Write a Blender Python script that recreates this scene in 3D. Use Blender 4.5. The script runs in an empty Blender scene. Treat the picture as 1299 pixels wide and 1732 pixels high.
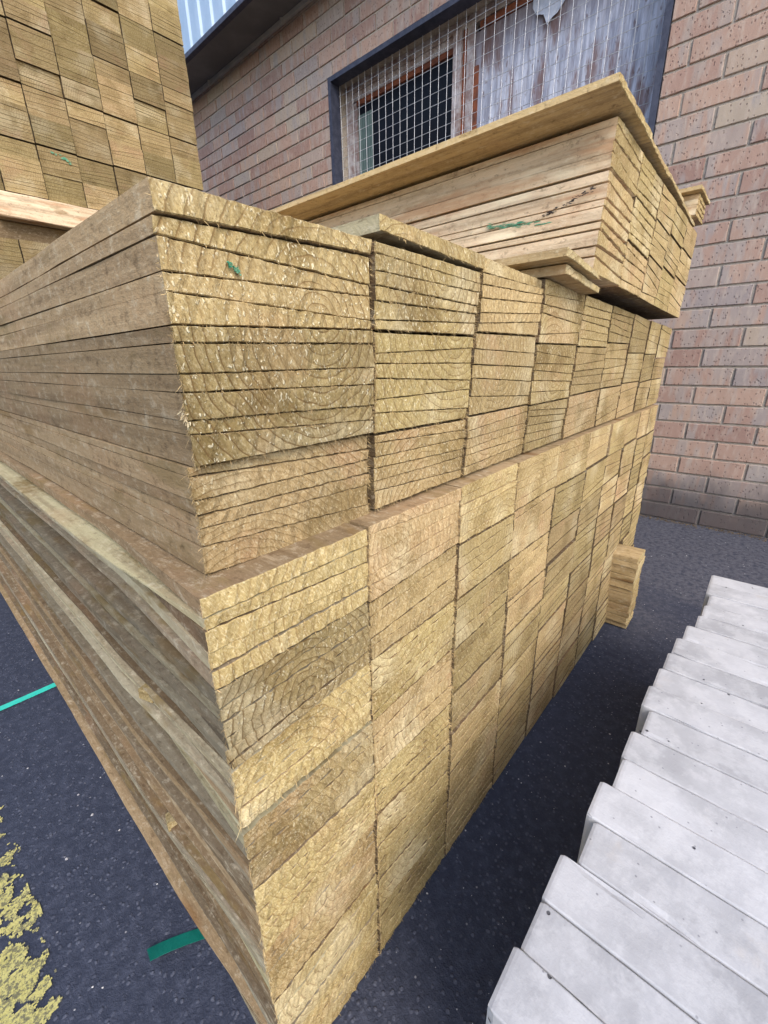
import bpy, math, random
import numpy as np
from mathutils import Vector, Matrix, noise as mnoise

# ------------------------------------------------------------------ camera, sky, sun, exposure
SC = bpy.context.scene
COL = SC.collection
CAM = dict(loc=(-0.1382, -0.3048, 0.8323), yaw=0.84636, pitch=0.3415, roll=-0.01966, f=720.0)
cd = bpy.data.cameras.new("camera")
cam = bpy.data.objects.new("camera", cd)
COL.objects.link(cam)
cp, sp = math.cos(CAM['pitch']), math.sin(CAM['pitch'])
cy, sy = math.cos(CAM['yaw']), math.sin(CAM['yaw'])
F = Vector((sy * cp, cy * cp, -sp)); R0 = Vector((cy, -sy, 0)); U0 = R0.cross(F)
cr, sr = math.cos(CAM['roll']), math.sin(CAM['roll'])
R = cr * R0 + sr * U0; U = -sr * R0 + cr * U0
m = Matrix((R, U, -F)).transposed().to_4x4(); m.translation = Vector(CAM['loc'])
cam.matrix_world = m
cd.sensor_fit = 'VERTICAL'; cd.sensor_height = 36.0; cd.lens = CAM['f'] / 1732 * 36
cd.clip_start = 0.01; cd.clip_end = 500
SC.camera = cam

SUN_DIR = Vector((-0.36, -0.66, 0.66)).normalized()      # towards the sun, thin overcast
elev = math.asin(SUN_DIR.z)
w = bpy.data.worlds.new("World"); SC.world = w; w.use_nodes = True
nt = w.node_tree; bg = nt.nodes['Background']
sky = nt.nodes.new('ShaderNodeTexSky'); sky.sky_type = 'NISHITA'; sky.sun_disc = False
sky.sun_elevation = elev; sky.sun_rotation = math.atan2(SUN_DIR.x, SUN_DIR.y)
sky.air_density = 1.0; sky.dust_density = 2.5
nt.links.new(sky.outputs[0], bg.inputs[0]); bg.inputs[1].default_value = 0.15
sl = bpy.data.lights.new("sun", 'SUN'); sl.energy = 0.62; sl.angle = math.radians(35); sl.color = (1.0, 0.95, 0.87)
so = bpy.data.objects.new("sun", sl); COL.objects.link(so)
so.rotation_euler = SUN_DIR.to_track_quat('Z', 'Y').to_euler(); so.location = (0, -3, 6)
SC.view_settings.view_transform = 'Standard'; SC.view_settings.look = 'None'
SC.view_settings.exposure = 1.28; SC.view_settings.gamma = 1.0
SC.view_settings.use_curve_mapping = False
SC.cycles.max_bounces = 6

# ------------------------------------------------------------------ helpers
RNG = random.Random(7)

def tag(o, label=None, cat=None, group=None, kind=None):
    if label: o['label'] = label
    if cat: o['category'] = cat
    if group: o['group'] = group
    if kind: o['kind'] = kind
    return o

def link(name, me, mat=None, parent=None, loc=None):
    o = bpy.data.objects.new(name, me)
    if mat is not None: me.materials.append(mat)
    if parent is not None: o.parent = parent
    if loc is not None: o.location = loc
    COL.objects.link(o)
    return o

def empty(name, loc=(0, 0, 0)):
    o = bpy.data.objects.new(name, None); o.location = loc; o.empty_display_size = 0.05
    COL.objects.link(o); return o

class MB:
    """collects faces; optional per-vertex attributes"""
    def __init__(s): s.v = []; s.f = []; s.a = {}
    def add(s, vs, fs, **attrs):
        b = len(s.v); s.v += vs; s.f += [tuple(b + i for i in f) for f in fs]
        for k, val in attrs.items():
            s.a.setdefault(k, [])
            if isinstance(val, list): s.a[k] += val
            else: s.a[k] += [val] * len(vs)
    def box(s, x0, x1, y0, y1, z0, z1, **attrs):
        vs = [(x, y, z) for x in (x0, x1) for y in (y0, y1) for z in (z0, z1)]
        fs = [(0, 1, 3, 2), (4, 6, 7, 5), (0, 4, 5, 1), (2, 3, 7, 6), (0, 2, 6, 4), (1, 5, 7, 3)]
        s.add(vs, fs, **attrs)
    def mesh(s, name, off=(0, 0, 0)):
        me = bpy.data.meshes.new(name)
        vs = s.v if off == (0, 0, 0) else [(x - off[0], y - off[1], z - off[2]) for x, y, z in s.v]
        me.from_pydata(vs, [], s.f)
        for k, vals in s.a.items():
            n = len(vals[0]) if isinstance(vals[0], tuple) else 1
            if n == 3:
                at = me.attributes.new(k, 'FLOAT_VECTOR', 'POINT'); at.data.foreach_set('vector', [c for t in vals for c in t])
            elif n == 4:
                at = me.attributes.new(k, 'FLOAT_COLOR', 'POINT'); at.data.foreach_set('color', [c for t in vals for c in t])
            else:
                at = me.attributes.new(k, 'FLOAT', 'POINT'); at.data.foreach_set('value', vals)
        me.update(); return me
    def obj(s, name, mat, parent=None, off=(0, 0, 0)):
        return link(name, s.mesh(name, off), mat, parent, off if off != (0, 0, 0) else None)

# ------------------------------------------------------------------ materials
class NT:
    def __init__(s, name):
        s.m = bpy.data.materials.new(name); s.m.use_nodes = True
        s.t = s.m.node_tree; s.b = s.t.nodes['Principled BSDF']
    def n(s, typ, **kw):
        nd = s.t.nodes.new(typ)
        for k, v in kw.items():
            if hasattr(nd, k) and not k.startswith('i_'): setattr(nd, k, v)
        return nd
    def set(s, sock, v):
        if isinstance(v, bpy.types.NodeSocket): s.t.links.new(v, sock)
        elif v is not None:
            try: sock.default_value = v
            except Exception: sock.default_value = tuple(v) + (1,)
    def math(s, op, a, b=None, c=None, clamp=False):
        nd = s.t.nodes.new('ShaderNodeMath'); nd.operation = op; nd.use_clamp = clamp
        for i, x in enumerate((a, b, c)):
            if x is not None: s.set(nd.inputs[i], x)
        return nd.outputs[0]
    def vmath(s, op, a, b=None, scale=None):
        nd = s.t.nodes.new('ShaderNodeVectorMath'); nd.operation = op
        s.set(nd.inputs[0], a)
        if b is not None: s.set(nd.inputs[1], b)
        if scale is not None: s.set(nd.inputs['Scale'], scale)
        return nd.outputs['Value'] if op in ('LENGTH', 'DOT_PRODUCT') else nd.outputs[0]
    def noise(s, vec, scale, detail=2, rough=.5, color=False, dist=0.0):
        nd = s.t.nodes.new('ShaderNodeTexNoise'); s.set(nd.inputs['Vector'], vec)
        nd.inputs['Scale'].default_value = scale; nd.inputs['Detail'].default_value = detail
        nd.inputs['Roughness'].default_value = rough; nd.inputs['Distortion'].default_value = dist
        return nd.outputs[1 if color else 0]
    def voro(s, vec, scale, feature='F1', out='Distance', rnd=1.0):
        nd = s.t.nodes.new('ShaderNodeTexVoronoi'); nd.feature = feature; s.set(nd.inputs['Vector'], vec)
        nd.inputs['Scale'].default_value = scale; nd.inputs['Randomness'].default_value = rnd
        return nd.outputs[out]
    def ss(s, v, lo, hi):      # smooth step lo..hi -> 0..1
        nd = s.t.nodes.new('ShaderNodeMapRange'); nd.interpolation_type = 'SMOOTHSTEP'
        s.set(nd.inputs[0], v); nd.inputs[1].default_value = lo; nd.inputs[2].default_value = hi
        return nd.outputs[0]
    def mix(s, fac, a, b, mode='MIX'):
        nd = s.t.nodes.new('ShaderNodeMix'); nd.data_type = 'RGBA'; nd.blend_type = mode
        s.set(nd.inputs[0], fac)
        s.set(nd.inputs[6], a if isinstance(a, bpy.types.NodeSocket) else tuple(a) + (1,))
        s.set(nd.inputs[7], b if isinstance(b, bpy.types.NodeSocket) else tuple(b) + (1,))
        return nd.outputs[2]
    def ramp(s, v, stops):
        nd = s.t.nodes.new('ShaderNodeValToRGB'); s.set(nd.inputs[0], v); e = nd.color_ramp.elements
        while len(e) < len(stops): e.new(0.5)
        for i, (p, c) in enumerate(stops): e[i].position = p; e[i].color = tuple(c) + (1,)
        return nd.outputs[0]
    def attr(s, name, out='Vector'):
        nd = s.t.nodes.new('ShaderNodeAttribute'); nd.attribute_name = name; return nd.outputs[out]
    def sep(s, v):
        nd = s.t.nodes.new('ShaderNodeSeparateXYZ'); s.set(nd.inputs[0], v); return nd.outputs
    def comb(s, x, y, z):
        nd = s.t.nodes.new('ShaderNodeCombineXYZ')
        for i, q in enumerate((x, y, z)): s.set(nd.inputs[i], q)
        return nd.outputs[0]
    def coord(s, out='Object'):
        return s.t.nodes.new('ShaderNodeTexCoord').outputs[out]
    def scaled(s, v, sx, sy, sz): return s.vmath('MULTIPLY', v, (sx, sy, sz))
    def fin(s, col, rough=.8, bump=None, bd=.002, bs=1.0, spec=.3, metal=0.0):
        s.set(s.b.inputs['Base Color'], col if isinstance(col, bpy.types.NodeSocket) else tuple(col) + (1,))
        s.set(s.b.inputs['Roughness'], rough); s.b.inputs['Specular IOR Level'].default_value = spec
        s.b.inputs['Metallic'].default_value = metal
        if bump is not None:
            b = s.t.nodes.new('ShaderNodeBump'); b.inputs['Strength'].default_value = bs
            b.inputs['Distance'].default_value = bd; s.set(b.inputs['Height'], bump)
            s.t.links.new(b.outputs[0], s.b.inputs['Normal'])
        return s.m

def mat_wood():
    t = NT('sawn_treated_pine')
    g = t.attr('grain'); tone = t.n('ShaderNodeAttribute', attribute_name='tone')
    sc = t.t.nodes.new('ShaderNodeSeparateColor'); t.t.links.new(tone.outputs['Color'], sc.inputs[0])
    br, hue, spk = sc.outputs[0], sc.outputs[1], sc.outputs[2]; wea_shade = tone.outputs['Alpha']
    endf = t.attr('endf', 'Fac')
    # ---- end grain
    gd = t.vmath('ADD', g, t.vmath('SCALE', t.vmath('SUBTRACT', t.noise(g, 13, 3, color=True), (.5, .5, .5)), scale=.028))
    gx, gy, gz = t.sep(gd)
    r = t.math('SQRT', t.math('ADD', t.math('MULTIPLY', gx, gx), t.math('MULTIPLY', gz, gz)))
    ph = t.math('MULTIPLY', r, t.math('ADD', 88.0, t.math('MULTIPLY', hue, 60.0)))
    fr = t.math('FRACT', ph)
    ring = t.math('MULTIPLY', t.math('ADD', t.math('MULTIPLY', t.ss(fr, .2, .85), .30), t.math('MULTIPLY', t.ss(fr, .80, .90), .70)), t.math('SUBTRACT', 1.0, t.ss(fr, .94, 1.0)))
    ring = t.math('MULTIPLY', ring, t.ss(t.noise(g, 14, 3), .30, .52))
    big = t.noise(g, 9, 3); big2 = t.noise(t.vmath('ADD', g, (3.1, 1.7, 5.3)), 11, 3)
    fine = t.noise(g, 420, 3, .7); mid = t.noise(g, 90, 3, .6)
    x0, y0, z0 = t.sep(g)
    dg = t.math('ADD', t.math('ADD', x0, t.math('MULTIPLY', z0, .42)), t.math('MULTIPLY', t.noise(g, 30, 2), .016))
    saw = t.math('SINE', t.math('MULTIPLY', dg, 2 * math.pi / .0062))
    saw = t.math('MULTIPLY', t.math('MULTIPLY', t.math('ADD', saw, 1.0), .5), t.ss(t.noise(g, 26, 2), .38, .66))
    c = t.ramp(hue, [(0.0, (.365, .290, .120)), (.35, (.405, .312, .143)), (.7, (.430, .312, .160)), (1.0, (.44, .28, .165))])
    c = t.mix(t.math('MULTIPLY', t.ss(big, .50, .68), .50), c, (.66, .58, .38))
    c = t.mix(t.math('MULTIPLY', t.ss(big2, .56, .68), t.math('MULTIPLY', hue, .55)), c, (.45, .25, .155))
    c = t.mix(t.math('MULTIPLY', t.ss(t.noise(t.vmath('ADD', g, (9.1, .7, 2.3)), 12, 5), .50, .66), t.math('ADD', .45, t.math('MULTIPLY', spk, .35))), c, (.17, .115, .035))
    c = t.mix(t.math('MULTIPLY', t.ss(mid, .35, .75), .25), c, (.22, .15, .06))
    c = t.mix(t.math('MULTIPLY', saw, .10), c, (.24, .165, .07))
    fib = t.noise(t.vmath('MULTIPLY', t.comb(t.math('ADD', x0, t.math('MULTIPLY', z0, .5)), y0, t.math('SUBTRACT', z0, t.math('MULTIPLY', x0, .4))), (620, 1, 190)), 1.0, 3, .7)
    c = t.mix(t.math('MULTIPLY', t.ss(fib, .50, .72), .42), c, (.74, .66, .44))
    c = t.mix(t.math('MULTIPLY', t.ss(fib, .48, .28), .42), c, (.12, .075, .028))
    c = t.mix(t.math('MULTIPLY', t.ss(fine, .54, .74), .50), c, (.80, .69, .45))
    c = t.mix(t.math('MULTIPLY', t.ss(fine, .48, .27), .58), c, (.10, .06, .022))
    c = t.mix(t.math('MULTIPLY', ring, t.math('ADD', .48, t.math('MULTIPLY', spk, .36))), c, (.16, .095, .035))
    fl = t.voro(t.vmath('ADD', t.scaled(g, 1.0, 1.0, .55), t.vmath('SCALE', t.noise(g, 150, 1, color=True), scale=.006)), 330)
    flm = t.math('MULTIPLY', t.ss(fl, .36, .20), t.ss(t.noise(g, 45, 2), .64, .46))
    flm = t.math('MULTIPLY', t.math('MULTIPLY', flm, spk), t.ss(t.voro(g, 330, out='Color'), .30, .55))
    c = t.mix(t.math('MULTIPLY', flm, .85), c, (.90, .82, .58))
    cend = t.mix(1.0, c, t.comb(br, br, br), 'MULTIPLY')
    hend = t.math('ADD', t.math('MULTIPLY', fine, .55), t.math('ADD', t.math('ADD', t.math('MULTIPLY', fib, .6), t.math('MULTIPLY', saw, -.07)), t.math('ADD', t.math('MULTIPLY', ring, -.12), t.math('MULTIPLY', flm, .8))))
    # ---- long grain
    gs = t.scaled(g, 1.0, .035, 1.0)
    s1 = t.noise(gs, 70, 4, .65); s2 = t.noise(t.scaled(g, 1, .12, 1), 160, 3, .6); s3 = t.noise(g, 6, 3)
    fz = t.noise(t.scaled(g, 1, .5, 1), 350, 3, .7); chat = t.math('SINE', t.math('MULTIPLY', t.math('ADD', y0, t.math('MULTIPLY', z0, .35)), 2 * math.pi / .013))
    base = t.ramp(wea_shade, [(0.0, (.66, .52, .36)), (.33, (.50, .37, .18)), (.62, (.365, .265, .150)), (.76, (.105, .072, .042)), (.88, (.290, .260, .190)), (1.0, (.43, .39, .235))])  # weathering tones; the dark brown stop also paints seam shade onto inner sides
    d = t.mix(t.math('MULTIPLY', t.ss(s1, .42, .66), .75), base, t.mix(.62, base, (.13, .085, .045)))
    d = t.mix(t.math('MULTIPLY', t.ss(s2, .55, .8), .35), d, t.mix(.6, base, (.72, .62, .44)))
    d = t.mix(t.math('MULTIPLY', t.ss(s3, .52, .70), .5), d, t.mix(.5, base, (.34, .19, .10)))
    d = t.mix(t.math('MULTIPLY', t.ss(fz, .50, .80), .4), d, t.mix(.5, base, (.70, .60, .42)))
    fz2 = t.noise(t.scaled(g, 1, .6, 1), 95, 4, .75)
    d = t.mix(t.math('MULTIPLY', t.ss(fz2, .46, .28), .75), d, t.mix(.75, base, (.07, .04, .02)))
    d = t.mix(t.math('MULTIPLY', t.ss(fz2, .52, .70), .60), d, t.mix(.6, base, (.62, .56, .42)))
    d = t.mix(t.math('MULTIPLY', t.ss(t.noise(t.scaled(g, 1, .35, 1), 17, 4, .7), .54, .66), t.math('MULTIPLY', wea_shade, .85)), d, (.19, .135, .055))
    pale = t.ss(wea_shade, .30, .05)
    d = t.mix(t.math('MULTIPLY', t.ss(t.noise(t.scaled(g, 1, .22, 1.6), 13, 4, .7), .50, .64), t.math('MULTIPLY', pale, .65)), d, (.42, .235, .125))
    d = t.mix(t.math('MULTIPLY', t.ss(t.noise(t.vmath('ADD', t.scaled(g, 1, .22, 1.6), (4, 2, 7)), 10, 4, .7), .52, .66), t.math('MULTIPLY', pale, .8)), d, (.80, .70, .50))
    kn = t.voro(t.scaled(g, 1.0, .28, 1.0), 7.0); knm = t.ss(t.math('ADD', kn, t.math('MULTIPLY', s2, .06)), .16, .085)
    d = t.mix(t.math('MULTIPLY', knm, .8), d, (.17, .085, .03))
    d = t.mix(t.math('MULTIPLY', t.ss(t.noise(t.scaled(g, 1, .3, 1), 22, 3), .62, .70), .55), d, (.20, .125, .045))
    dside = t.mix(1.0, d, t.comb(br, br, br), 'MULTIPLY')
    hside = t.math('ADD', t.math('MULTIPLY', s1, .8), t.math('ADD', t.math('ADD', t.math('MULTIPLY', fz2, 1.1), t.math('MULTIPLY', fz, .6)), t.math('MULTIPLY', chat, .05)))
    col = t.mix(endf, dside, cend)
    h = t.math('ADD', t.math('MULTIPLY', hend, endf), t.math('MULTIPLY', hside, t.math('SUBTRACT', 1.0, endf)))
    return t.fin(col, .86, h, .0016, .75, .15)

def mat_brick():
    t = NT('clay_brick'); g = t.attr('bc'); tone = t.n('ShaderNodeAttribute', attribute_name='bt')
    sc = t.t.nodes.new('ShaderNodeSeparateColor'); t.t.links.new(tone.outputs['Color'], sc.inputs[0])
    o = t.coord(); x, y, z = t.sep(o)
    v = t.noise(t.scaled(g, 1, 1, .22), 16, 3, .6); v2 = t.noise(t.scaled(g, 1, 1, .30), 55, 3, .6); f = t.noise(g, 300, 3, .7)
    c = t.ramp(sc.outputs[0], [(0, (.29, .185, .155)), (.5, (.36, .240, .195)), (.85, (.41, .285, .225)), (1, (.39, .325, .26))])
    grey = t.ramp(sc.outputs[1], [(0, (.37, .31, .27)), (1, (.30, .28, .28))])
    c = t.mix(t.math('MULTIPLY', t.ss(t.math('ADD', v, t.math('MULTIPLY', sc.outputs[2], .22)), .56, .70), .75), c, grey)
    c = t.mix(t.math('MULTIPLY', t.ss(v2, .45, .72), .50), c, (.47, .39, .33))
    c = t.mix(t.math('MULTIPLY', t.ss(f, .55, .78), .4), c, (.48, .38, .32))
    sp = t.voro(t.scaled(g, 1, 1, .62), 92); spm = t.math('MULTIPLY', t.ss(t.math('ADD', sp, t.math('MULTIPLY', f, .10)), .33, .22), t.ss(t.voro(t.scaled(g, 1, 1, .62), 92, out='Color'), .30, .42))
    c = t.mix(t.math('MULTIPLY', spm, .48), c, (.07, .032, .03))
    dirt = t.ss(t.math('ADD', z, t.math('MULTIPLY', t.noise(o, 7, 4), -.25)), .20, -.05)
    c = t.mix(t.math('MULTIPLY', dirt, .85), c, (.055, .055, .062))
    run = t.math('MULTIPLY', t.ss(t.noise(t.scaled(o, 1, 1, .12), 9, 3), .55, .75), .18)
    c = t.mix(run, c, (.12, .09, .085))
    h = t.math('ADD', t.math('MULTIPLY', f, .5), t.math('ADD', t.math('MULTIPLY', spm, -.9), t.math('MULTIPLY', v2, .5)))
    return t.fin(c, .82, h, .003, .8, .25)

def mat_mortar():
    t = NT('mortar'); o = t.coord(); x, y, z = t.sep(o)
    c = t.mix(t.noise(o, 9, 4), (.34, .30, .255), (.50, .45, .385))
    c = t.mix(t.math('MULTIPLY', t.ss(t.noise(o, 90, 3), .45, .7), .5), c, (.23, .19, .17))
    dirt = t.ss(t.math('ADD', z, t.math('MULTIPLY', t.noise(o, 7, 4), -.25)), .14, -.06)
    c = t.mix(t.math('MULTIPLY', dirt, .7), c, (.10, .095, .095))
    return t.fin(c, .9, t.noise(o, 220, 4, .7), .003, .8, .15)

def mat_asphalt():
    t = NT('asphalt'); o = t.coord()
    big = t.noise(o, 2.2, 4); n = t.noise(o, 55, 4, .65); f = t.noise(o, 260, 3, .7)
    vo = t.voro(t.vmath('ADD', o, t.vmath('SCALE', t.noise(o, 60, 2, color=True), scale=.006)), 130)
    vcol = t.voro(t.vmath('ADD', o, t.vmath('SCALE', t.noise(o, 60, 2, color=True), scale=.006)), 130, out='Color')
    stone = t.math('MULTIPLY', t.ss(vo, .44, .22), t.ss(vcol, .45, .8))
    c = t.mix(big, (.015, .020, .038), (.042, .049, .076))
    c = t.mix(t.math('MULTIPLY', t.ss(n, .4, .7), .55), c, (.064, .073, .108))
    gx_, gy_, gz_ = t.sep(o)
    dust = t.ss(t.math('ADD', gx_, t.math('MULTIPLY', t.math('SUBTRACT', t.noise(o, 5, 4), .5), 1.4)), 1.15, 1.75)
    c = t.mix(t.math('MULTIPLY', t.math('MULTIPLY', dust, t.ss(n, .30, .62)), .62), c, (.125, .125, .142))
    c = t.mix(t.math('MULTIPLY', stone, .60), c, (.115, .125, .165))
    sp = t.voro(o, 75); spc = t.voro(o, 75, out='Color')
    c = t.mix(t.math('MULTIPLY', t.math('MULTIPLY', t.ss(sp, .15, .08), t.ss(spc, .80, .84)), .7), c, (.32, .32, .34))
    c = t.mix(t.math('MULTIPLY', t.ss(f, .55, .8), .35), c, (.17, .18, .21))
    h = t.math('ADD', t.math('MULTIPLY', n, .7), t.math('ADD', t.math('MULTIPLY', f, .5), t.math('MULTIPLY', stone, .35)))
    return t.fin(c, .75, h, .0035, .9, .35)

def mat_paint():
    t = NT('worn_yellow_paint'); o = t.coord()
    c = t.mix(t.noise(o, 40, 4, .7), (.50, .45, .12), (.66, .61, .26))
    c = t.mix(t.math('MULTIPLY', t.ss(t.noise(o, 190, 4, .75), .46, .58), .80), c, (.09, .09, .085))
    return t.fin(c, .8, t.noise(o, 200, 3, .7), .002, .8, .3)

def mat_concrete():
    t = NT('pale_concrete'); o = t.coord(); g = t.attr('grain')
    n = t.noise(g, 9, 5, .6); n2 = t.noise(g, 34, 4, .7); f = t.noise(g, 240, 3, .7)
    c = t.mix(t.ss(n, .35, .68), (.35, .354, .370), (.485, .490, .510))
    c = t.mix(t.math('MULTIPLY', t.ss(n2, .44, .64), .5), c, (.555, .56, .575))
    c = t.mix(t.math('MULTIPLY', t.ss(t.noise(g, 13, 4, .7), .60, .72), .45), c, (.48, .45, .42))
    c = t.mix(t.math('MULTIPLY', t.ss(t.noise(t.scaled(g, 1, .4, 1), 26, 4, .7), .57, .70), .35), c, (.40, .41, .44))
    c = t.mix(t.math('MULTIPLY', t.ss(f, .55, .8), .25), c, (.36, .36, .38))
    pit = t.voro(g, 34); pc = t.voro(g, 34, out='Color')
    pm = t.math('MULTIPLY', t.ss(pit, .075, .045), t.ss(pc, .35, .40))
    c = t.mix(pm, c, (.09, .09, .10))
    pit2 = t.voro(g, 95); pm2 = t.math('MULTIPLY', t.ss(pit2, .13, .08), t.ss(t.voro(g, 95, out='Color'), .50, .56))
    c = t.mix(t.math('MULTIPLY', pm2, .7), c, (.20, .20, .22))
    tone = t.attr('cb', 'Fac')
    c = t.mix(1.0, c, t.comb(tone, tone, t.math('MULTIPLY', tone, 1.0)), 'MULTIPLY')
    h = t.math('ADD', t.math('MULTIPLY', f, .25), t.math('ADD', t.math('MULTIPLY', pm, -1.5), t.math('MULTIPLY', n2, .5)))
    return t.fin(c, .8, h, .0018, .7, .25)

def mat_plain(name, a, b=None, scale=20, rough=.6, spec=.3, metal=0.0, bd=.001, det=4):
    t = NT(name); o = t.coord(); b = b or a
    n = t.noise(o, scale, det, .65)
    return t.fin(t.mix(t.ss(n, .35, .68), a, b), rough, t.noise(o, scale * 6, 3, .7), bd, .6, spec, metal)

def mat_ply():
    t = NT('weathered_plywood'); o = t.coord()
    st = t.scaled(o, 1, 1, .10); v = t.noise(st, 34, 5, .7); v2 = t.noise(t.scaled(o, 1, 1, .22), 12, 4, .65)
    x, y, z = t.sep(o)
    fig = t.math('SINE', t.math('MULTIPLY', t.math('ADD', y, t.math('MULTIPLY', t.noise(t.scaled(o, 1, 1, .35), 5, 3), .35)), 95))
    c = t.mix(t.ss(v, .38, .62), (.30, .33, .43), (.56, .60, .72))
    c = t.mix(t.math('MULTIPLY', t.ss(v2, .50, .66), .8), c, (.185, .095, .075))
    c = t.mix(t.math('MULTIPLY', t.ss(fig, .5, 1.0), .22), c, (.16, .12, .12))
    c = t.mix(t.math('MULTIPLY', t.ss(t.noise(t.scaled(o, 1, 1, .5), 45, 3), .60, .70), .6), c, (.12, .06, .05))
    c = t.mix(t.math('MULTIPLY', t.ss(t.math('ADD', z, t.math('MULTIPLY', v2, .5)), 2.55, 2.80), .7), c, (.13, .085, .08))
    return t.fin(c, .8, v, .002, .6, .2)

def mat_glass():
    t = NT('dark_window_glass')
    return t.fin((.008, .010, .016), .35, None, spec=.12)

WOOD = mat_wood(); BRICK = mat_brick(); MORTAR = mat_mortar(); ASPH = mat_asphalt(); CONC = mat_concrete()
STEEL = mat_plain('blue_black_painted_steel', (.030, .035, .060), (.055, .062, .095), 30, .55, .4)
WIRE = mat_plain('galvanised_wire', (.36, .38, .42), (.52, .54, .58), 60, .45, .5, .3)
SOFF = mat_plain('grey_soffit_sheet', (.16, .155, .15), (.21, .205, .195), 3, .8, .2)
TRIM = mat_plain('cream_trim', (.42, .41, .38), (.52, .50, .46), 9, .6, .3)
CLAD = mat_plain('pale_blue_sheet_metal', (.30, .42, .58), (.36, .48, .64), 4, .45, .5)
FRAMEP = mat_plain('peeling_white_window_frame', (.46, .44, .46), (.24, .17, .16), 16, .7, .3)
REDWD = mat_plain('red_brown_stained_timber', (.24, .075, .035), (.12, .045, .03), 20, .7, .3)
CURT = mat_plain('pale_green_blind', (.10, .15, .15), (.14, .20, .19), 8, .9, .1)
DARKR = mat_plain('dark_room', (.012, .013, .018), (.02, .02, .026), 3, .9, .1)
TAPE1 = mat_plain('turquoise_strap', (.03, .50, .40), (.05, .60, .48), 30, .4, .5)
TAPE2 = mat_plain('dark_green_strap', (.003, .13, .10), (.006, .17, .13), 30, .3, .5)
GREENP = mat_plain('green_marker_paint', (.05, .22, .13), (.16, .33, .21), 90, .7, .3)
BLACKK = mat_plain('black_resin_stain', (.02, .017, .02), (.06, .045, .04), 90, .6, .3)
CHIP = mat_plain('pale_stone_chip', (.30, .30, .32), (.60, .59, .58), 40, .8, .3)
LITTER = mat_plain('dry_leaf_litter', (.07, .055, .04), (.20, .15, .09), 60, .9, .1)
PAPER = mat_plain('torn_whitish_sheet', (.42, .47, .58), (.56, .60, .70), 25, .8, .2)

# ------------------------------------------------------------------ board builder
def lerp(a, b, t): return a + (b - a) * t

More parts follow.
